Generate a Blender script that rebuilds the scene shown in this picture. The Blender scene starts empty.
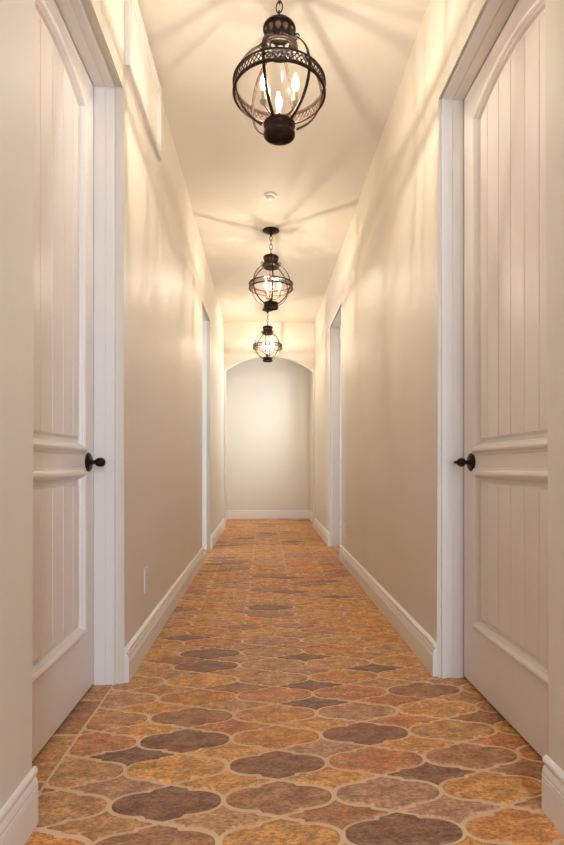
import bpy, bmesh, math, random
from mathutils import Vector, Matrix
R = math.radians; PI = math.pi
random.seed(7)
scene = bpy.context.scene
COL = scene.collection

# ------------------------------------------------------------------ materials
def srgb(r, g, b):
    f = lambda c: (c/255/12.92) if c/255 <= .04045 else ((c/255+.055)/1.055)**2.4
    return (f(r), f(g), f(b), 1)

def new_mat(name):
    m = bpy.data.materials.new(name); m.use_nodes = True
    nt = m.node_tree; nt.nodes.clear()
    out = nt.nodes.new('ShaderNodeOutputMaterial')
    return m, nt, out

def node(nt, kind, **kw):
    n = nt.nodes.new(kind)
    for k, v in kw.items(): setattr(n, k, v)
    return n

def paint(name, col, rough=.5, bump_scale=40, bump=.05, var=.03, coat=0.0, metallic=0.0, bump2=None, coord='Object'):
    """painted / plastered surface: small colour variation and a bumpy relief"""
    m, nt, out = new_mat(name)
    b = node(nt, 'ShaderNodeBsdfPrincipled')
    tc = node(nt, 'ShaderNodeTexCoord')
    n1 = node(nt, 'ShaderNodeTexNoise'); n1.inputs['Scale'].default_value = bump_scale; n1.inputs['Detail'].default_value = 4
    n2 = node(nt, 'ShaderNodeTexNoise'); n2.inputs['Scale'].default_value = 3.0; n2.inputs['Detail'].default_value = 3
    nt.links.new(tc.outputs[coord], n1.inputs['Vector']); nt.links.new(tc.outputs[coord], n2.inputs['Vector'])
    mx = node(nt, 'ShaderNodeMix', data_type='RGBA')
    mx.inputs[6].default_value = tuple(c*(1-var) for c in col[:3])+(1,)
    mx.inputs[7].default_value = tuple(min(1, c*(1+var)) for c in col[:3])+(1,)
    nt.links.new(n2.outputs['Fac'], mx.inputs[0]); nt.links.new(mx.outputs[2], b.inputs['Base Color'])
    bp = node(nt, 'ShaderNodeBump'); bp.inputs['Strength'].default_value = bump; bp.inputs['Distance'].default_value = .01
    nt.links.new(n1.outputs['Fac'], bp.inputs['Height'])
    last = bp
    if bump2:
        n3 = node(nt, 'ShaderNodeTexNoise'); n3.inputs['Scale'].default_value = bump2[0]; n3.inputs['Detail'].default_value = 2
        nt.links.new(tc.outputs[coord], n3.inputs['Vector'])
        b2 = node(nt, 'ShaderNodeBump'); b2.inputs['Strength'].default_value = bump2[1]; b2.inputs['Distance'].default_value = .02
        nt.links.new(n3.outputs['Fac'], b2.inputs['Height']); nt.links.new(bp.outputs[0], b2.inputs['Normal']); last = b2
    nt.links.new(last.outputs[0], b.inputs['Normal'])
    b.inputs['Roughness'].default_value = rough; b.inputs['Metallic'].default_value = metallic
    b.inputs['Coat Weight'].default_value = coat
    nt.links.new(b.outputs[0], out.inputs[0])
    return m

M = {}
M['wall'] = paint('cream plaster', srgb(227, 217, 200), .52, 22, .10, .03, bump2=(2.5, .18))
M['ceil'] = paint('ceiling plaster', srgb(226, 217, 201), .65, 22, .08, .02, bump2=(2.0, .15))
M['trim'] = paint('white gloss trim paint', srgb(238, 231, 221), .34, 60, .015, .01)
M['door'] = paint('white door paint', srgb(236, 228, 221), .34, 60, .02, .01)
M['plate'] = paint('white plastic', srgb(232, 228, 224), .35, 60, .0, .0)
M['bronze'] = paint('aged dark bronze', srgb(52, 36, 28), .42, 90, .15, .35, metallic=.75)
M['knob'] = paint('dark oil rubbed bronze', srgb(38, 26, 24), .3, 260, .35, .3, metallic=.7)
M['sleeve'] = paint('antique candle sleeve', srgb(150, 135, 105), .5, 90, .05, .15)
M['slot'] = paint('outlet slot', srgb(60, 50, 45), .6, 60, 0, 0)

def glass_mat(name, tint, ior=1.45, gloss=1.0):
    m, nt, out = new_mat(name)
    t = node(nt, 'ShaderNodeBsdfTransparent'); t.inputs[0].default_value = tint
    g = node(nt, 'ShaderNodeBsdfGlossy'); g.inputs['Roughness'].default_value = .03
    g.inputs[0].default_value = (gloss, gloss, gloss, 1)
    lw = node(nt, 'ShaderNodeLayerWeight'); lw.inputs[0].default_value = .5
    pw = node(nt, 'ShaderNodeMath', operation='POWER'); pw.inputs[1].default_value = 5
    nt.links.new(lw.outputs['Facing'], pw.inputs[0])
    f = node(nt, 'ShaderNodeMath', operation='MULTIPLY_ADD'); f.inputs[1].default_value = ior; f.inputs[2].default_value = .03
    nt.links.new(pw.outputs[0], f.inputs[0])
    s = node(nt, 'ShaderNodeMixShader')
    nt.links.new(f.outputs[0], s.inputs[0]); nt.links.new(t.outputs[0], s.inputs[1]); nt.links.new(g.outputs[0], s.inputs[2])
    nt.links.new(s.outputs[0], out.inputs[0])
    return m
M['glass'] = glass_mat('clear lantern glass', (.985, .98, .97, 1), .35)
M['bulbglass'] = glass_mat('glowing bulb glass', (1, 1, 1, 1), .3)
_nt = M['bulbglass'].node_tree; _o = next(n for n in _nt.nodes if n.type == 'OUTPUT_MATERIAL')
_e = node(_nt, 'ShaderNodeEmission'); _e.inputs[0].default_value = (1, .86, .68, 1); _e.inputs[1].default_value = 1.1  # weak emission added to the glass so the whole bulb looks glowing
_a = node(_nt, 'ShaderNodeAddShader'); _nt.links.new(_o.inputs[0].links[0].from_socket, _a.inputs[0]); _nt.links.new(_e.outputs[0], _a.inputs[1]); _nt.links.new(_a.outputs[0], _o.inputs[0])

def emit(name, col, s):
    m, nt, out = new_mat(name)
    e = node(nt, 'ShaderNodeEmission'); e.inputs[0].default_value = col; e.inputs[1].default_value = s
    nt.links.new(e.outputs[0], out.inputs[0]); return m
M['filament'] = emit('glowing filament', (1, .87, .72, 1), 2500)

def tile_mat():
    m, nt, out = new_mat('terracotta tile')
    b = node(nt, 'ShaderNodeBsdfPrincipled')
    at = node(nt, 'ShaderNodeAttribute', attribute_name='tile_colour')
    tc = node(nt, 'ShaderNodeTexCoord')
    n1 = node(nt, 'ShaderNodeTexNoise'); n1.inputs['Scale'].default_value = 16; n1.inputs['Detail'].default_value = 8; n1.inputs['Roughness'].default_value = .7
    n2 = node(nt, 'ShaderNodeTexNoise'); n2.inputs['Scale'].default_value = 75; n2.inputs['Detail'].default_value = 6; n2.inputs['Roughness'].default_value = .75
    n3 = node(nt, 'ShaderNodeTexVoronoi'); n3.inputs['Scale'].default_value = 45
    mp = node(nt, 'ShaderNodeMapping'); mp.inputs['Scale'].default_value = (1, 1.9, 1)
    nt.links.new(tc.outputs['Object'], mp.inputs[0])
    for n in (n1, n2, n3): nt.links.new(mp.outputs[0], n.inputs['Vector'])
    r1 = node(nt, 'ShaderNodeValToRGB')
    r1.color_ramp.elements[0].position = .40; r1.color_ramp.elements[0].color = (.66, .58, .52, 1)
    r1.color_ramp.elements[1].position = .60; r1.color_ramp.elements[1].color = (1.22, 1.16, 1.05, 1)
    nt.links.new(n1.outputs['Fac'], r1.inputs[0])
    r2 = node(nt, 'ShaderNodeValToRGB')
    r2.color_ramp.elements[0].position = .40; r2.color_ramp.elements[0].color = (.60, .53, .48, 1)
    r2.color_ramp.elements[1].position = .55; r2.color_ramp.elements[1].color = (1.12, 1.12, 1.12, 1)
    nt.links.new(n2.outputs['Fac'], r2.inputs[0])
    n4 = node(nt, 'ShaderNodeTexNoise'); n4.inputs['Scale'].default_value = 9; n4.inputs['Detail'].default_value = 5; n4.inputs['Roughness'].default_value = .65; n4.inputs['Distortion'].default_value = .6
    nt.links.new(mp.outputs[0], n4.inputs['Vector'])
    r4 = node(nt, 'ShaderNodeValToRGB'); r4.color_ramp.elements[0].position = .5; r4.color_ramp.elements[0].color = (0, 0, 0, 1); r4.color_ramp.elements[1].position = .68; r4.color_ramp.elements[1].color = (.6, .6, .6, 1)
    nt.links.new(n4.outputs['Fac'], r4.inputs[0])
    r5 = node(nt, 'ShaderNodeValToRGB'); r5.color_ramp.elements[0].position = .34; r5.color_ramp.elements[0].color = (.5, .5, .5, 1); r5.color_ramp.elements[1].position = .46; r5.color_ramp.elements[1].color = (0, 0, 0, 1)
    nt.links.new(n4.outputs['Fac'], r5.inputs[0])
    mA = node(nt, 'ShaderNodeMix', data_type='RGBA'); nt.links.new(r4.outputs[0], mA.inputs[0]); nt.links.new(at.outputs['Color'], mA.inputs[6]); mA.inputs[7].default_value = srgb(184, 148, 114)
    mB = node(nt, 'ShaderNodeMix', data_type='RGBA'); nt.links.new(r5.outputs[0], mB.inputs[0]); nt.links.new(mA.outputs[2], mB.inputs[6]); mB.inputs[7].default_value = srgb(196, 132, 78)
    m1 = node(nt, 'ShaderNodeMix', data_type='RGBA', blend_type='MULTIPLY'); m1.inputs[0].default_value = .9
    nt.links.new(mB.outputs[2], m1.inputs[6]); nt.links.new(r1.outputs[0], m1.inputs[7])
    m2 = node(nt, 'ShaderNodeMix', data_type='RGBA', blend_type='MULTIPLY'); m2.inputs[0].default_value = 1
    nt.links.new(m1.outputs[2], m2.inputs[6]); nt.links.new(r2.outputs[0], m2.inputs[7])
    nt.links.new(m2.outputs[2], b.inputs['Base Color'])
    bp = node(nt, 'ShaderNodeBump'); bp.inputs['Strength'].default_value = .35; bp.inputs['Distance'].default_value = .004
    nt.links.new(n2.outputs['Fac'], bp.inputs['Height'])
    b2 = node(nt, 'ShaderNodeBump'); b2.inputs['Strength'].default_value = .3; b2.inputs['Distance'].default_value = .01
    nt.links.new(n1.outputs['Fac'], b2.inputs['Height']); nt.links.new(bp.outputs[0], b2.inputs['Normal'])
    nt.links.new(b2.outputs[0], b.inputs['Normal'])
    mr = node(nt, 'ShaderNodeMapRange'); mr.inputs[3].default_value = .62; mr.inputs[4].default_value = .38
    nt.links.new(n1.outputs['Fac'], mr.inputs[0]); nt.links.new(mr.outputs[0], b.inputs['Roughness'])
    b.inputs['Specular IOR Level'].default_value = .45
    nt.links.new(b.outputs[0], out.inputs[0])
    return m
M['tile'] = tile_mat()
M['grout'] = paint('sand grout', srgb(232, 196, 156), .75, 120, .2, .12)

# ------------------------------------------------------------------ helpers
def link(name, bm, mat, parent=None, smooth=False, angle=None):
    me = bpy.data.meshes.new(name)
    bmesh.ops.recalc_face_normals(bm, faces=bm.faces)
    bm.to_mesh(me); bm.free()
    for mm in (mat if isinstance(mat, (list, tuple)) else [mat]): me.materials.append(mm)
    if smooth:
        for p in me.polygons: p.use_smooth = True
        if angle: me.set_sharp_from_angle(angle=R(angle))
    o = bpy.data.objects.new(name, me); COL.objects.link(o)
    if parent: o.parent = parent
    return o

def struct(o): o['kind'] = 'structure'; return o

def tag(o, label, cat, group=None):
    o['label'] = label; o['category'] = cat
    if group: o['group'] = group
    return o

def box(bm, x0, x1, y0, y1, z0, z1):
    vs = [bm.verts.new((x, y, z)) for x in (x0, x1) for y in (y0, y1) for z in (z0, z1)]
    for f in ((0,1,3,2), (4,6,7,5), (0,4,5,1), (2,3,7,6), (0,2,6,4), (1,5,7,3)):
        bm.faces.new([vs[i] for i in f])
    return vs

def poly_prism(bm, pts, mapf, n0, n1):
    """pts 2D polygon, mapf(u, v, n) -> xyz"""
    a = [bm.verts.new(mapf(u, v, n0)) for u, v in pts]; b = [bm.verts.new(mapf(u, v, n1)) for u, v in pts]
    bm.faces.new(a); bm.faces.new(b[::-1])
    for i in range(len(pts)):
        j = (i+1) % len(pts); bm.faces.new([a[i], b[i], b[j], a[j]])
    return a, b

def lathe(bm, prof, seg=32, axis='Z', origin=(0,0,0), closed=False):
    """prof list of (r, h)"""
    rings = []
    ox, oy, oz = origin
    for r, h in prof:
        ring = []
        if r < 1e-6:
            v = bm.verts.new((ox, oy, oz+h) if axis == 'Z' else (ox, oy+h, oz)); ring = [v]*seg
        else:
            for k in range(seg):
                a = 2*PI*k/seg; c, s = r*math.cos(a), r*math.sin(a)
                ring.append(bm.verts.new((ox+c, oy+s, oz+h) if axis == 'Z' else (ox+c, oy+h, oz+s)))
        rings.append(ring)
    n = len(rings)
    for i in range(n if closed else n-1):
        A, B = rings[i], rings[(i+1) % n]
        for k in range(seg):
            l = (k+1) % seg
            f = []
            for v in (A[k], A[l], B[l], B[k]):
                if v not in f: f.append(v)
            if len(f) >= 3: bm.faces.new(f)

def tube(bm, pts, r, seg=8, closed=False):
    pts = [Vector(p) for p in pts]; n = len(pts); rings = []
    up = None
    for i, p in enumerate(pts):
        if closed: t = (pts[(i+1) % n]-pts[i-1]).normalized()
        else: t = (pts[min(i+1, n-1)]-pts[max(i-1, 0)]).normalized()
        if up is None: up = t.orthogonal().normalized()
        up = (up-t*up.dot(t))
        up = up.normalized() if up.length > 1e-6 else t.orthogonal().normalized()
        w = t.cross(up); rr = r[i] if isinstance(r, (list, tuple)) else r
        rings.append([bm.verts.new(p+rr*(math.cos(2*PI*k/seg)*up+math.sin(2*PI*k/seg)*w)) for k in range(seg)])
    for i in range(n if closed else n-1):
        A, B = rings[i], rings[(i+1) % n]
        for k in range(seg): bm.faces.new([A[k], A[(k+1) % seg], B[(k+1) % seg], B[k]])
    if not closed: bm.faces.new(rings[0]); bm.faces.new(rings[-1][::-1])

# ------------------------------------------------------------------ measures
XL, XR, H = -.572, .731, 2.95          # corridor walls, ceiling
TH = .18
YB = -1.9                              # end of the corridor behind the viewer
YA = 7.45                              # arch
YF = 8.80                              # end wall
EYE = .89
L1, L2 = (1.324, 2.159), (4.859, 5.569)
R1, R2 = (1.310, 2.158), (4.893, 5.753)
HD = 2.44

def long_wall(name, x, xo, holes, hd):
    pts = [(YB, -.012)]
    for a, b in holes: pts += [(a, -.012), (a, HD), (b, HD), (b, -.012)]
    pts += [(YA, -.012), (YA, H+.02), (YB, H+.02)]
    bm = bmesh.new()
    poly_prism(bm, pts, lambda u, v, n: (n, u, v), x, xo)
    bm.edges.ensure_lookup_table()
    ed = []
    for e in bm.edges:
        a, b = e.verts
        if abs(a.co.x-x) < 1e-5 and abs(b.co.x-x) < 1e-5:
            ys = (a.co.y, b.co.y)
            if all(any(abs(y-q) < 1e-4 for h in holes for q in h) for y in ys) and not (a.co.z < 0 and b.co.z < 0): ed.append(e)
    bmesh.ops.bevel(bm, geom=ed, offset=.012, segments=3, affect='EDGES', profile=.5)
    return struct(link(name, bm, M['wall'], smooth=True, angle=25))

long_wall('wall_left', XL, XL-TH, (L1, L2), HD)
long_wall('wall_right', XR, XR+TH, (R1, R2), HD)

# arch wall (header over a segmental arch) and the end bay behind it
bm = bmesh.new()
ax0, ax1, sp, pk = -.546, .703, 2.25, 2.47
cx, hw, rise = (ax0+ax1)/2, (ax1-ax0)/2, pk-sp
Rr = (hw*hw+rise*rise)/(2*rise); th = math.asin(hw/Rr)
arc = [(cx+Rr*math.sin(t), pk-Rr+Rr*math.cos(t)) for t in [-th+2*th*i/28 for i in range(29)]]
pts = [(XL-TH, -.012), (ax0, -.012)]+arc+[(ax1, -.012), (XR+TH, -.012), (XR+TH, H+.02), (XL-TH, H+.02)]
poly_prism(bm, pts, lambda u, v, n: (u, n, v), YA, YA+.07)
struct(link('wall_arch', bm, M['wall'], smooth=True, angle=25))
BL, BR = -.625, .775
def wbox(name, *a, mat='wall'):
    bm = bmesh.new(); box(bm, *a); return struct(link(name, bm, M[mat]))
wbox('wall_far', BL-.1, BR+.1, YF, YF+.12, -.012, H)
wbox('wall_bay_left', BL-.1, BL, YA+.07, YF, -.012, H)
# right wall of the bay with an assumed window opening, added out of view to light the bay
bm = bmesh.new()
wy0, wy1, wz0, wz1 = 7.66, 8.12, 1.2, 2.3
for a in ((YA+.07, wy0, -.012, H), (wy1, YF, -.012, H), (wy0, wy1, -.012, wz0), (wy0, wy1, wz1, H)):
    box(bm, BR, BR+.1, *a)
struct(link('wall_bay_right', bm, M['wall']))

# end behind the viewer with a tall window opening
bm = bmesh.new()
for a in ((XL-TH, .20, -.012, H), (.70, XR+TH, -.012, H), (.20, .70, -.012, .35), (.20, .70, 2.5, H)):
    box(bm, a[0], a[1], YB-.15, YB, a[2], a[3])
struct(link('wall_behind', bm, M['wall']))
bm = bmesh.new()
for a in ((.20, .23, .35, 2.5), (.67, .70, .35, 2.5), (.23, .67, .35, .38), (.23, .67, 2.47, 2.5), (.23, .67, 1.45, 1.48)):
    box(bm, a[0], a[1], YB-.09, YB-.04, a[2], a[3])
struct(link('window_1', bm, M['trim']))

wbox('ceiling', XL-TH-.05, XR+TH+.05, YB-.15, YF+.12, H, H+.12, mat='ceil')

# side room on the left behind the open doorway
RX0, RX1, RY0, RY1 = -3.2, XL-TH, 3.4, 6.9
bm = bmesh.new()
box(bm, RX0, RX1, RY0-.12, RY0, -.012, H); box(bm, RX0, RX1, RY1, RY1+.12, -.012, H)
for a in ((RY0, 3.9, -.012, H), (5.5, RY1, -.012, H), (3.9, 5.5, -.012, .6), (3.9, 5.5, 2.4, H)):
    box(bm, RX0-.12, RX0, *a)
struct(link('wall_side_room', bm, M['wall']))
wbox('ceiling_side_room', RX0-.12, XL-TH-.05, RY0-.12, RY1+.12, H, H+.12, mat='ceil')
wbox('floor_side_room', RX0-.12, XL-.14, RY0-.12, RY1+.12, -.06, -.001, mat='grout')

# ------------------------------------------------------------------ floor
AX, BY = .298, .157
X0, Y0 = -.257, 1.393
G = .0054                               # half a grout joint

def top_curve(n=16):
    """upper right quarter of a wide-lobed tile, from the right tip to the top tip"""
    a, b = AX/2, BY/2
    q = []
    for i in range(n):
        t = (PI/2)*i/(n-1)
        q.append((a-.63*a*(1-math.cos(t)), .66*b*math.sin(t)**.90))
    q.append((.365*a, .79*b))
    for i in range(1, 9):
        u = i/8; q.append((.365*a*(1-u), b*(.79+.21*u**1.2)))
    out = []
    for p0, p1 in zip(q[:-1], q[1:]):          # dense samples
        L = math.hypot(p1[0]-p0[0], p1[1]-p0[1]); k = max(1, int(L/.0006))
        out += [(p0[0]+(p1[0]-p0[0])*i/k, p0[1]+(p1[1]-p0[1])*i/k) for i in range(k)]
    return out+[q[-1]]
QA = top_curve()
QB = [(AX/2-x, BY/2-y) for x, y in QA][::-1]   # the narrow-ended tile between four of them
def eroded(g, QC, n=34):
    """tile outline shrunk by g on every side"""
    def h(x):
        return min([by-math.sqrt(max(0, g*g-(bx-x)**2)) for bx, by in QC+[(-bx, by) for bx, by in QC if bx < g] if abs(bx-x) < g] or [-1])
    xm = AX/2
    while h(xm) <= .0004: xm -= .0004
    xs = [xm*(.65*math.sin(PI/2*i/n)+.35*i/n) for i in range(n, -1, -1)]
    q = [(x, h(x)) for x in xs]                # right end to the middle
    top = q+[(-x, y) for x, y in q[::-1][1:]]
    return top+[(x, -y) for x, y in top[::-1]]
SH = {0: (eroded(G, QA), eroded(G+.003, QA)), 1: (eroded(G, QB), eroded(G+.003, QB))}

PAL = {'o': srgb(226, 160, 94), 't': srgb(216, 147, 102), 'n': srgb(215, 167, 117), 'b': srgb(186, 138, 102), 'd': srgb(152, 112, 88), 'y': srgb(230, 172, 104)}
PAL['m'] = srgb(208, 160, 126)
KNOWN = {}
for row in """B-1:-1n 0n 1b 2m 3b|A-1:-1o 0b 1y 2d 3o|B0:-1m 0y 1y 2d 3b|A0:-1n 0d 1b 2m 3y|A1:-1n 0y 1d 2t 3b|B1:-1d 0y 1m 2y 3t|A2:-1t 0d 1o 2d 3n 4y|B2:-1y 0t 1y 2t 3b|A3:-1n 0b 1o 2m 3y 4n|B3:-1y 0n 1d 2t 3n|A4:-1m 0o 1t 2t 3b|B4:-1n 0b 1d 2n 3n|A5:-1n 0y 1n 2o 3n|B5:-1n 0n 1m 2d 3n|A6:-1n 0d 1n 2n 3y|B6:-1b 0m 1d 2n|A7:-1y 0d 1n 2o 3n|A8:-1n 0t 1m|B8:-1d 0y""".split('|'):
    k, v = row.split(':')
    for q in v.split(): KNOWN[(k[0], int(k[1:]), int(q[:-1]))] = q[-1]

bm = bmesh.new()
cl = bm.loops.layers.float_color.new('tile_colour')
def add_tile(cx_, cy_, out_, inn_, colr, xmin=None, xmax=None):
    tb = bmesh.new()
    rot = random.uniform(-.010, .010)+(.012 if abs(out_[0][1]) < .05 and len(out_) > 4 else 0); sc = random.uniform(.975, 1.0); dz = random.uniform(-.0006, .0006)
    cx_ += random.uniform(-.0018, .0018); cy_ += random.uniform(-.0015, .0015)
    def T(p): return (cx_+(p[0]*math.cos(rot)-p[1]*math.sin(rot))*sc, cy_+(p[0]*math.sin(rot)+p[1]*math.cos(rot))*sc)
    o = [T(p) for p in out_]; i_ = [T(p) for p in inn_]
    a = [tb.verts.new((x, y, -.006)) for x, y in o]; m = [tb.verts.new((x, y, -.002+dz)) for x, y in o]; t = [tb.verts.new((x, y, dz)) for x, y in i_]
    n = len(a)
    for k in range(n):
        l = (k+1) % n
        tb.faces.new([a[k], a[l], m[l], m[k]]); tb.faces.new([m[k], m[l], t[l], t[k]])
    f = tb.faces.new(t)
    for lim, nx in ((xmin, -1), (xmax, 1)):
        if lim is not None and (min(v.co.x for v in tb.verts) < lim < max(v.co.x for v in tb.verts)):
            bmesh.ops.bisect_plane(tb, geom=tb.verts[:]+tb.edges[:]+tb.faces[:], plane_co=(lim, 0, 0), plane_no=(nx, 0, 0), clear_outer=True)
    if tb.verts and ((xmin is None or max(v.co.x for v in tb.verts) > xmin+.002) and (xmax is None or min(v.co.x for v in tb.verts) < xmax-.002)):
        mp = {v: bm.verts.new(v.co) for v in tb.verts}
        for f in tb.faces:
            try: nf = bm.faces.new([mp[v] for v in f.verts])
            except ValueError: continue
            for lp in nf.loops: lp[cl] = colr
    tb.free()

def colour_for(h, j, i):
    key = KNOWN.get((h, j, i))
    if key is None: key = random.choices('otnbdym', (22, 10, 30, 9, 4, 26, 9))[0]
    c = PAL[key]; v = random.uniform(.92, 1.08); h = random.uniform(-.04, .04)
    return (c[0]*v*(1+h), c[1]*v, c[2]*v*(1-h), 1)

XT0, XT1 = -.607, XR+TH-.01
for j in range(-22, 50):
    for i in range(-3, 6):
        for s in (0, 1):
            x = X0+(i+.5*s)*AX; y = Y0+(j+.5*s)*BY+.023*(i+.5*s)*AX
            if x < XT0-AX/2 or x > XT1+AX/2 or y > YF+.05 or y < YB-.05: continue
            add_tile(x, y, SH[s][0], SH[s][1], colour_for('AB'[s], j, i), XT0, XT1)
# straight border of oblong tiles along the left doorways
yy = 1.249-.255*2
while yy < 9:
    pl = .255
    r = [(-.0485, -pl/2+.004), (.0485, -pl/2+.004), (.0485, pl/2-.004), (-.0485, pl/2-.004)]
    r2 = [(-.0455, -pl/2+.007), (.0455, -pl/2+.007), (.0455, pl/2-.007), (-.0455, pl/2-.007)]
    c = PAL[random.choice('bnnb')]
    yc = yy+pl/2
    if (L1[0]-.2 < yc < L1[1]+.2) or (L2[0]-.2 < yc < L2[1]+.2): add_tile(-.6655, yc, r, r2, c)
    yy += pl
tilebm = bm
gi = len(tilebm.faces)
tilebm.faces.ensure_lookup_table()
for f in tilebm.faces: f.material_index = 0
vs = box(tilebm, XL-TH+.02, XR+TH, YB, YF+.05, -.06, -.0035)
tilebm.faces.ensure_lookup_table()
for f in tilebm.faces[gi:]: f.material_index = 1
struct(link('floor', tilebm, [M['tile'], M['grout']]))

# ------------------------------------------------------------------ baseboards
BP = [(0, 0), (.0135, 0), (.0135, .082), (.0122, .0835), (.0122, .0865), (.0138, .088), (.0138, .092), (.0122, .0935), (.0122, .103), (.0095, .112), (.0062, .117), (.0062, .121),
      (.0105, .124), (.0122, .129), (.0115, .135), (.0075, .140), (.003, .143), (0, .143)]
def baseboard(name, x, sgn, y0, y1, k=1.0):
    bm = bmesh.new()
    poly_prism(bm, BP, lambda u, v, n: (x+sgn*u*k, n, v+.0007), y0, y1)
    return struct(link(name, bm, M['trim']))
for y0, y1, k in ((YB, L1[0]+.001, .8), (L1[1]+.004, L2[0]+.001, 1.4), (L2[1]+.001, YA, 1.4)): baseboard('baseboard_left', XL, 1, y0, y1, k)
for y0, y1, k in ((YB, R1[0]+.001, 1), (R1[1]+.004, R2[0]+.001, 1.4), (R2[1]+.001, YA, 1.4)): baseboard('baseboard_right', XR, -1, y0, y1, k)
baseboard('baseboard_bay_left', BL, 1, YA+.07, YF); baseboard('baseboard_bay_right', BR, -1, YA+.07, YF)
bm = bmesh.new(); poly_prism(bm, BP, lambda u, v, n: (n, YF-u, v+.0007), BL+.0137, BR-.0137)
struct(link('baseboard_far', bm, M['trim']))

# ------------------------------------------------------------------ door linings
def lining(name, sgn, xw, xd, y0, y1, depth_out=.034, through=False):
    """white jamb lining inside an opening; xd is the door plane, xw the wall plane"""
    bm = bmesh.new()
    lo, hi = sorted((xd, xw-sgn*0+(-sgn)*depth_out))
    lo, hi = min(xd-sgn*.001*0, xw-sgn*depth_out), max(xd, xw-sgn*depth_out)
    t = .014
    def lin(a0, a1, tt):
        pts = [(y0, 0.0006), (y0+tt, 0.0006), (y0+tt, HD-tt), (y1-tt, HD-tt), (y1-tt, 0.0006), (y1, 0.0006), (y1, HD), (y0, HD)]
        poly_prism(bm, pts, lambda u, v, n: (n, u, v), a0, a1)
    s = (hi-lo)
    if sgn > 0:   # left wall: door plane is lo, corridor edge is hi
        lin(lo, lo+.045, t); lin(lo+.045, hi-.010, t-.0035); lin(hi-.010, hi, t+.003)
    else:
        lin(hi-.045, hi, t); lin(lo+.010, hi-.045, t-.0035); lin(lo, lo+.010, t+.003)
    return struct(link(name, bm, M['trim']))
XDL, XDR = -.688, .836
lining('trim_1', 1, XL, XDL, *L1)
lining('trim_2', -1, XR, XDR, *R1, depth_out=.014)
lining('trim_3', 1, XL, XL-TH, *L2)
lining('trim_4', -1, XR, XDR, *R2, depth_out=.014)
# unseen backing added behind the door plane so that no light leaks round the doors
def light_block(name, x0, x1, y0, y1):
    bm = bmesh.new(); pts = [(y0, .0006), (y0+.006, .0006), (y0+.006, HD-.006), (y1-.006, HD-.006), (y1-.006, .0006), (y1, .0006), (y1, HD), (y0, HD)]
    poly_prism(bm, pts, lambda u, v, n: (n, u, v), x0, x1)
    box(bm, *( (x0, x0+.006) if x0 < 0 else (x1-.006, x1)), y0+.006, y1-.006, .0006, HD-.006)
    return struct(link(name, bm, M['trim']))
light_block('light_block_1', XL-TH, XDL, *L1); light_block('light_block_2', XDR, XR+TH, *R1); light_block('light_block_3', XDR, XR+TH, *R2)

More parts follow.
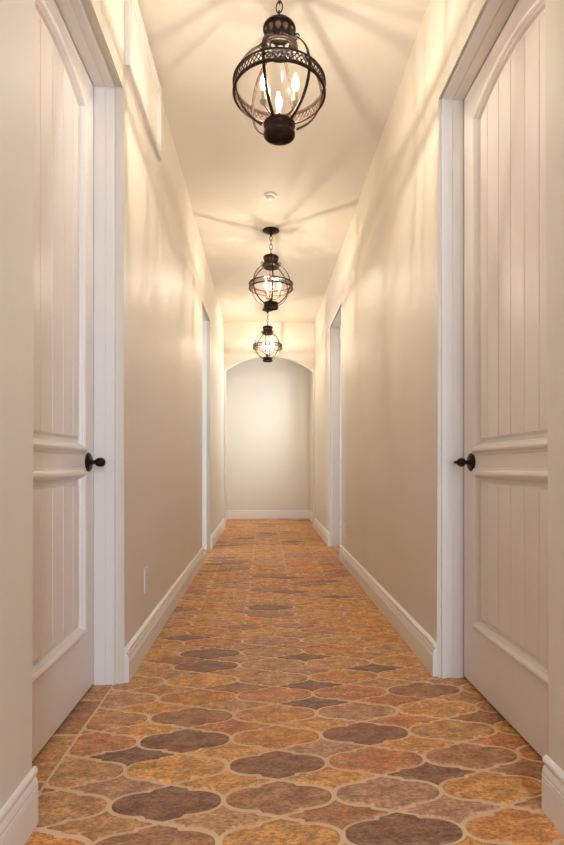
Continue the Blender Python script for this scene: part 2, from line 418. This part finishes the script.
# ------------------------------------------------------------------ doors
def make_door(name, loc, rz, s, w, pointed, knob=.083):
    """local: x = s*u (u from the latch edge to the hinge), y = towards the corridor, z up"""
    P = lambda u, v, n: (s*u, n, v)
    top = HD-.016; bot = .012
    sw = .122; u0, u1 = sw, w-sw
    zb0, zb1, zu0, zsp, rs = .262, .858, .958, 2.262, .062
    uc, hwid = (u0+u1)/2, (u1-u0)/2
    def arch(inset=0, n=24, sp_=None):
        a = hwid-inset; Ra = (hwid*hwid+rs*rs)/(2*rs)
        return [(uc+x, zsp+rs-Ra+math.sqrt((Ra-inset)**2-x*x)) for x in [a-2*a*i/n for i in range(n+1)]]
    bm = bmesh.new(); T = .040
    def slab(pts, n0=-T, n1=0): poly_prism(bm, pts, P, n0, n1)
    rect = lambda a, b, c, d: [(a, c), (b, c), (b, d), (a, d)]
    slab(rect(0, u0, bot, top)); slab(rect(u1, w, bot, top)); slab(rect(u0, u1, bot, zb0)); slab(rect(u0, u1, zb1, zu0))
    slab([(u0, top)]+[(u1, top)]+arch())
    d = struct(link(name, bm, M['door'])); d.location = loc; d.rotation_euler = (0, 0, rz)
    def outline(kind, ins):
        if kind == 'low': return [(u0+ins, zb0+ins), (u1-ins, zb0+ins), (u1-ins, zb1-ins), (u0+ins, zb1-ins)]
        return [(u0+ins, zu0+ins), (u1-ins, zu0+ins)]+arch(ins)
    for kind in ('low', 'up'):
        # bolection moulding round the panel
        bm = bmesh.new()
        prof = [(-.024, 0.0003), (-.0225, .004), (-.018, .0045), (-.016, .007), (-.010, .0125), (-.003, .0145), (.004, .012), (.009, .006), (.0105, .002), (.0135, .001), (.0155, -.004), (.0175, -.0125), (-.004, -.0125)]
        prof = prof[:-1]
        rings = [[bm.verts.new(P(u, v, h)) for u, v in outline(kind, ins)] for ins, h in prof]
        for A, B in zip(rings[:-1], rings[1:]):
            n = len(A)
            for k in range(n): bm.faces.new([A[k], A[(k+1) % n], B[(k+1) % n], B[k]])
        link('panel_moulding', bm, M['door'], d)
        # sunk ground and raised planked field
        bm = bmesh.new()
        poly_prism(bm, outline(kind, 0), P, -.030, -.012)
        f = .030; nb = 6; ua, ub = u0+f, u1-f
        cuts = [ua]+[uc+.092*q_ for q_ in (-2, -1, 0, 1, 2)]+[ub]
        Ra = (hwid*hwid+rs*rs)/(2*rs)
        za = (zb0 if kind == 'low' else zu0)+f
        def ztop(u, ins):
            if kind == 'low': return zb1-ins
            return zsp+rs-Ra+math.sqrt((Ra-ins)**2-(u-uc)**2)
        def ring_pts(a, b, z0, ins, n=6):
            return [(a, z0), (b, z0)]+[(b+(a-b)*i/n, ztop(b+(a-b)*i/n, ins)) for i in range(n+1)]
        for k in range(nb):
            a, b = cuts[k], cuts[k+1]
            ea = .011 if k == 0 else .0022; eb = .011 if k == nb-1 else .0022
            lo = ring_pts(a, b, za, f); hi = ring_pts(a+ea, b-eb, za+.011, f+.011)
            nlo = -.0118; nmid = -.0075
            A = [bm.verts.new(P(u, v, -.0118)) for u, v in lo]; B = [bm.verts.new(P(u, v, -.0035)) for u, v in hi]
            n = len(A)
            for q in range(n): bm.faces.new([A[q], A[(q+1) % n], B[(q+1) % n], B[q]])
            bm.faces.new(B)
        e_ = .012; poly_prism(bm, [(ua+e_, za+e_), (ub-e_, za+e_)]+[(ub-e_-(ub-ua-2*e_)*i/16, ztop(ub-e_-(ub-ua-2*e_)*i/16, f+e_)) for i in range(17)], P, -.0119, -.0058)
        link('panel', bm, M['door'], d)
    if knob:
        bm = bmesh.new()
        lathe(bm, [(0, .0), (.037, .0), (.0375, .003), (.035, .0065), (.030, .008), (.028, .0105), (.018, .0125), (.012, .014), (.0085, .018), (.0078, .026), (.010, .029), (0, .029)], 32, 'Y')
        ros = link('rosette', bm, M['knob'], None, True, 40)
        bm = bmesh.new()
        if pointed: pr = [(0, .026), (.009, .027), (.0125, .029), (.0165, .034), (.0185, .041), (.0175, .048), (.0135, .055), (.0085, .060), (.0055, .064), (.006, .067), (.0045, .071), (.0015, .074), (0, .0745)]
        else: pr = [(0, .026), (.008, .027), (.0125, .030), (.0165, .036), (.0185, .044), (.0182, .051), (.0155, .058), (.010, .0635), (.004, .066), (0, .0665)]
        lathe(bm, pr, 28, 'Y')
        kb = link('door_knob', bm, M['knob'], d, True, 60)
        kb.location = (s*knob, .0006, .905-loc[2]); ros.parent = kb
    return d
G0 = .0175
make_door('door_1', (XDL-.001, L1[1]-G0, 0), R(-90), 1, L1[1]-L1[0]-2*G0, False, .066)
make_door('door_2', (XDR+.001, R1[1]-G0, 0), R(90), -1, R1[1]-R1[0]-2*G0, True)
make_door('door_3', (XDR+.001, R2[1]-G0, 0), R(90), -1, R2[1]-R2[0]-2*G0, True, R2[1]-R2[0]-2*G0-.083)

# ------------------------------------------------------------------ wall panel, outlets, ceiling disc
t = bpy.data.objects.new('access_panel', None); COL.objects.link(t); t.location = (XL, 2.505, 2.54)
tag(t, 'white framed rectangular access panel high on the left wall just under the ceiling', 'access panel')
bm = bmesh.new()
pts = [(-.335, 0), (.335, 0), (.335, .385), (-.335, .385)]
prof = [(0, .0004), (0, .018), (.006, .021), (.030, .021), (.034, .016), (.052, .014), (.056, .006), (.056, .0004)]
rings = []
for ins, h in prof:
    rings.append([bm.verts.new((h, y-math.copysign(ins, y), z+(ins if z == 0 else -ins))) for y, z in pts])
for A, B in zip(rings[:-1], rings[1:]):
    for k in range(4): bm.faces.new([A[k], A[(k+1) % 4], B[(k+1) % 4], B[k]])
link('frame', bm, M['trim'], t)
bm = bmesh.new(); box(bm, .0005, .008, -.279, .279, .056, .329)
bmesh.ops.bevel(bm, geom=bm.edges[:], offset=.002, segments=2, affect='EDGES')
link('panel', bm, M['trim'], t)

def outlet(x, y, z, sgn, label):
    e = bpy.data.objects.new('power_outlet', None); COL.objects.link(e); e.location = (x, y, z)
    tag(e, label, 'outlet', None)
    bm = bmesh.new(); box(bm, *sorted((.0004*sgn, .006*sgn)), -.038, .038, -.060, .060)
    bmesh.ops.bevel(bm, geom=bm.edges[:], offset=.0025, segments=2, affect='EDGES'); link('cover_plate', bm, M['plate'], e)
    for dz in (-.022, .022):
        bm = bmesh.new(); box(bm, *sorted((.0062*sgn, .0085*sgn)), -.016, .016, dz-.014, dz+.014)
        bmesh.ops.bevel(bm, geom=bm.edges[:], offset=.001, segments=1, affect='EDGES'); sk = link('socket', bm, M['plate'], e)
        bm = bmesh.new()
        for dy in (-.006, .006): box(bm, *sorted((.0087*sgn, .0090*sgn)), dy-.001, dy+.001, dz-.004, dz+.005)
        link('slots', bm, M['slot'], sk)
outlet(XL, 2.545, .342, 1, 'white power outlet low on the left wall above the baseboard')
outlet(XR, 4.60, .322, -1, 'small white power outlet low on the right wall beside the far doorway')

d = bpy.data.objects.new('smoke_detector', None); COL.objects.link(d); d.location = (.049, 3.96, H)
tag(d, 'small round white disc fixture on the ceiling between the first two lanterns', 'smoke detector')
bm = bmesh.new(); lathe(bm, [(0, -.0005), (.050, -.0005), (.050, -.008), (.046, -.013), (.036, -.014), (.033, -.010), (.0, -.010)], 40)
link('base', bm, M['plate'], d, True, 40)
bm = bmesh.new(); lathe(bm, [(0, -.0103), (.026, -.0103), (.026, -.022), (.022, -.028), (.012, -.031), (0, -.031)], 32)
link('cap', bm, M['plate'], d, True, 40)

# ------------------------------------------------------------------ lanterns
def globe_r(z):      # glass outline about the ring's height
    b = .188 if z > 0 else .166
    return .178*math.sqrt(max(0, 1-(z/b)**2))
ZT, ZBt = .171, -.152
def make_lantern():
    t = bpy.data.objects.new('pendant_lantern', None); COL.objects.link(t)    # origin: ring centre
    top = H-2.46-.0                                                           # distance from the ring up to the ceiling
    bm = bmesh.new(); lathe(bm, [(0, top-.0005), (.073, top-.0005), (.074, top-.006), (.066, top-.012), (.052, top-.017), (.034, top-.023), (.018, top-.031), (.010, top-.040), (.008, top-.052), (0, top-.053)], 40)
    link('canopy', bm, M['bronze'], t, True, 50)
    bm = bmesh.new()
    zt, zb = top-.048, .286; n = 4; ln = (zt-zb)/n
    for k in range(n):
        c = zb+ln*(k+.5); hh = ln*.5+.005; ww = .011 if k != 1 else .014; pts = []
        for q in range(16):
            a = 2*PI*q/16; u = ww*math.cos(a); v = (hh)*math.sin(a)
            pts.append((u, 0, c+v) if k % 2 else (0, u, c+v))
        tube(bm, pts, .0026, 6, True)
    link('chain', bm, M['bronze'], t, True)
    crown0 = len(COL.objects)
    # crown: cap, pierced gallery and collar
    bm = bmesh.new()
    lathe(bm, [(0, .322), (.006, .320), (.008, .312), (.016, .306), (.040, .298), (.060, .290), (.0675, .282), (.0690, .276), (.0665, .272), (.060, .271), (0, .272)], 40)
    link('crown_cap', bm, M['bronze'], t, True, 40)
    bm = bmesh.new(); ng = 12
    lathe(bm, [(.0600, .271), (.0635, .271), (.0635, .263), (.0600, .263)], 40, closed=True)
    lathe(bm, [(.0560, .232), (.0610, .232), (.0590, .224), (.0555, .224)], 40, closed=True)
    for k in range(ng):       # tulip shaped openings between flaring bars
        a0 = 2*PI*k/ng
        prof = [(.232, .052), (.238, .105), (.246, .165), (.252, .195), (.257, .150), (.264, .255)]
        prof = [(.231, .23), (.236, .20), (.242, .10), (.250, .062), (.256, .075), (.260, .13), (.264, .26)]
        for (z0, w0), (z1, w1) in zip(prof[:-1], prof[1:]):
            rr = lambda z: .0575+(z-.231)*.13
            vs = []
            for z, w in ((z0, w0), (z1, w1)):
                for dr in (-.002, .0015):
                    for sg in (-1, 1):
                        a = a0+sg*w; vs.append(bm.verts.new(((rr(z)+dr)*math.cos(a), (rr(z)+dr)*math.sin(a), z)))
            for f in ((0,1,3,2), (4,6,7,5), (0,4,5,1), (2,3,7,6), (0,2,6,4), (1,5,7,3)): bm.faces.new([vs[i] for i in f])
    link('gallery', bm, M['bronze'], t)
    bm = bmesh.new()
    lathe(bm, [(.056, .228), (.068, .224), (.0735, .218), (.0745, .212), (.0720, .207), (.0735, .203), (.0725, .196), (.067, .193), (.0655, .188), (.062, .188), (.062, .200), (.054, .222)], 48, closed=True)
    for k in range(32):
        a = 2*PI*k/32; tube(bm, [(.0745*math.cos(a), .0745*math.sin(a), .206), (.0765*math.cos(a), .0765*math.sin(a), .200)], .0028, 6)
    link('collar', bm, M['bronze'], t, True, 40)
    for sg in (-1, 1):
        bm = bmesh.new()
        tube(bm, [(sg*(.076+.0125*math.cos(a)), -.006, .224+.0125*math.sin(a)) for a in [2*PI*q/16 for q in range(16)]], .0024, 6, True)
        tube(bm, [(sg*(.074+.006*math.cos(a)), -.006, .226+.006*math.sin(a)) for a in [2*PI*q/12 for q in range(12)]], .0020, 6, True)
        link('scroll', bm, M['bronze'], t, True)
    for o_ in list(COL.objects)[crown0:]: o_.data.transform(Matrix.Translation((0, 0, -.026)))
    # glass globe
    bm = bmesh.new()
    zs = [ZBt+(ZT-ZBt)*i/26 for i in range(27)]
    lathe(bm, [(globe_r(z), z) for z in zs], 56)
    link('glass_globe', bm, M['glass'], t, True)
    # pierced equator ring: two flanges, diagonal lattice between them
    bm = bmesh.new()
    for zc in (-.0205, .0205):
        lathe(bm, [(.1840, zc-.0045), (.1930, zc-.0045), (.1945, zc-.0025), (.1945, zc+.0025), (.1930, zc+.0045), (.1840, zc+.0045)], 72, closed=True)
    link('ring_band', bm, M['bronze'], t, True, 40)
    bm = bmesh.new(); N = 62; r0, r1 = .1865, .1890; hz = .0165
    for k in range(N):
        for sg in (-1, 1):
            a0 = 2*PI*k/N; span = 2*PI/N*1.5
            steps = 4; prev = None
            for q in range(steps+1):
                z = -hz+2*hz*q/steps; a = a0+sg*span*q/steps; w = .0115
                cur = [bm.verts.new((r*math.cos(a+g*w), r*math.sin(a+g*w), z)) for r in (r0, r1) for g in (-1, 1)]
                if prev:
                    p, c = prev, cur
                    for f in ((p[0], p[1], c[1], c[0]), (p[3], p[2], c[2], c[3]), (p[1], p[3], c[3], c[1]), (p[2], p[0], c[0], c[2])): bm.faces.new(f)
                prev = cur
    link('ring_lattice', bm, M['bronze'], t)
    # six strap ribs
    for k in range(6):
        a = 2*PI*k/6-PI/2; ca, sa = math.cos(a), math.sin(a)
        bm = bmesh.new(); prev = None; zz = [ZBt-.002+(ZT+.004-ZBt)*i/24 for i in range(25)]
        for z in zz:
            zc = max(min(z, ZT), ZBt); r = globe_r(zc)+.0012
            if abs(z) < .035: pass
            dz = .001; dr = globe_r(min(zc+dz, ZT))-globe_r(max(zc-dz, ZBt)); tn = Vector((dr, 2*dz)).normalized() if abs(dr) > 0 else Vector((0, 1))
            nr, nz = tn.y, -tn.x
            cur = []
            for off in (0, .0038):
                for g in (-.0062, .0062):
                    rr, z2 = r+nr*off, z+nz*off
                    cur.append(bm.verts.new((rr*ca-g*sa, rr*sa+g*ca, z2)))
            if prev:
                p, c = prev, cur
                for f in ((p[0], p[1], c[1], c[0]), (p[3], p[2], c[2], c[3]), (p[1], p[3], c[3], c[1]), (p[2], p[0], c[0], c[2])): bm.faces.new(f)
            prev = cur
        link('rib', bm, M['bronze'], t, True, 40)
    # bottom cup, pierced gallery and ring
    bm = bmesh.new()
    lathe(bm, [(.060, -.146), (.0665, -.146), (.0665, -.151), (.0600, -.156), (.0575, -.162), (.0575, -.170), (.0620, -.176), (.0655, -.180), (.0660, -.190), (.0635, -.194), (.0560, -.194), (.054, -.186), (.045, -.182), (.020, -.181), (.010, -.184), (0, -.186), (0, -.176), (.050, -.170), (.053, -.160), (.057, -.152)], 44)
    for k in range(28):
        a = 2*PI*k/28; tube(bm, [(.0570*math.cos(a), .0570*math.sin(a), -.158), (.0600*math.cos(a), .0600*math.sin(a), -.173)], .0024, 6)
    link('bottom_cup', bm, M['bronze'], t, True, 40)
    # candle cluster
    bm = bmesh.new()
    lathe(bm, [(0, -.172), (.012, -.170), (.012, -.160), (.006, -.152), (.006, -.118), (.012, -.112), (.012, -.104), (.005, -.100), (0, -.098)], 20)
    for k in range(3):
        a = 2*PI*k/3+R(111)
        pts = []
        for q in range(9):
            s_ = q/8; rr = .004+.071*s_; z = -.112-.016*math.sin(PI*s_)+.026*s_
            pts.append((rr*math.cos(a), rr*math.sin(a), z))
        tube(bm, pts, .0032, 8)
    link('candle_bracket', bm, M['bronze'], t, True, 40)
    for k in range(3):
        a = 2*PI*k/3+R(111); px, py = .075*math.cos(a), .075*math.sin(a)
        bm = bmesh.new(); lathe(bm, [(0, -.094), (.005, -.092), (.012, -.087), (.0175, -.078), (.017, -.076), (.010, -.078), (.0095, -.036), (.0085, -.034), (0, -.034)], 20, origin=(px, py, 0))
        cd = link('candle', bm, M['sleeve'], t, True, 40)
        bm = bmesh.new(); lathe(bm, [(.0075, -.0335), (.0085, -.028), (.0140, -.012), (.0155, .000), (.0130, .014), (.0070, .032), (.0025, .044), (0, .047)], 20, origin=(px, py, 0))
        bl = link('bulb', bm, M['bulbglass'], cd, True)
        bm = bmesh.new(); lathe(bm, [(0, -.008), (.002, -.007), (.0033, -.002), (.0036, .002), (.0028, .008), (.0014, .012), (0, .013)], 14, origin=(px, py, 0))
        fl = link('filament', bm, M['filament'], cd, True)
    return t

def copy_tree(o, parent=None):
    c = o.copy(); COL.objects.link(c); c.parent = parent
    for ch in o.children: copy_tree(ch, c)
    return c

spots = [(.064, 2.17, R(-21), 'largest dark bronze globe lantern, hanging nearest between the two panelled doors'),
         (.061, 4.55, R(4), 'middle one of three bronze globe lanterns, its round canopy fully in view'),
         (.049, 6.85, R(-9), 'smallest, farthest bronze globe lantern, in front of the arched end wall')]
base = make_lantern()
lan = [base, copy_tree(base), copy_tree(base)]
for o, (x, y, rz, lb) in zip(lan, spots):
    o.location = (x, y, 2.46); o.rotation_euler = (0, 0, rz)
    tag(o, lb, 'pendant light', 'globe lanterns down the corridor ceiling')

# ------------------------------------------------------------------ daylight through the windows
def area(name, loc, rot, sx, sy, e, col):
    l = bpy.data.lights.new(name, 'AREA'); l.shape = 'RECTANGLE'; l.size = sx; l.size_y = sy; l.energy = e; l.color = col
    o = bpy.data.objects.new(name, l); COL.objects.link(o); o.location = loc; o.rotation_euler = rot
    return o
area('daylight_behind', (.45, YB-.25, 1.42), (R(90), 0, 0), .5, 2.15, 44, (.64, .77, 1))
area('daylight_side_room', (RX0-.2, 4.7, 1.5), (R(90), 0, R(-90)), 1.6, 1.8, 36, (.52, .72, 1))
area('added_daylight_bay', (BR+.16, (wy0+wy1)/2, (wz0+wz1)/2), (R(90), 0, R(90)), .46, 1.1, 14, (.78, .88, 1))  # added cool light for the bay, from the assumed unseen window

w = bpy.data.worlds.new('sky'); scene.world = w; w.use_nodes = True
w.node_tree.nodes['Background'].inputs[0].default_value = (.7, .82, 1, 1); w.node_tree.nodes['Background'].inputs[1].default_value = .15

# ------------------------------------------------------------------ camera
cam = bpy.data.cameras.new('camera'); co = bpy.data.objects.new('camera', cam); COL.objects.link(co)
co.location = (0, 0, EYE); co.rotation_euler = (R(90), 0, -.05)
cam.sensor_fit = 'HORIZONTAL'; cam.sensor_width = 36; cam.lens = 36*520/564
cam.shift_x = -8/564; cam.shift_y = 43.5/564; cam.clip_start = .02
scene.camera = co
vs_ = scene.view_settings
vs_.view_transform = 'Standard'; vs_.look = 'None'; vs_.gamma = 1; vs_.exposure = 1.16; vs_.use_curve_mapping = False
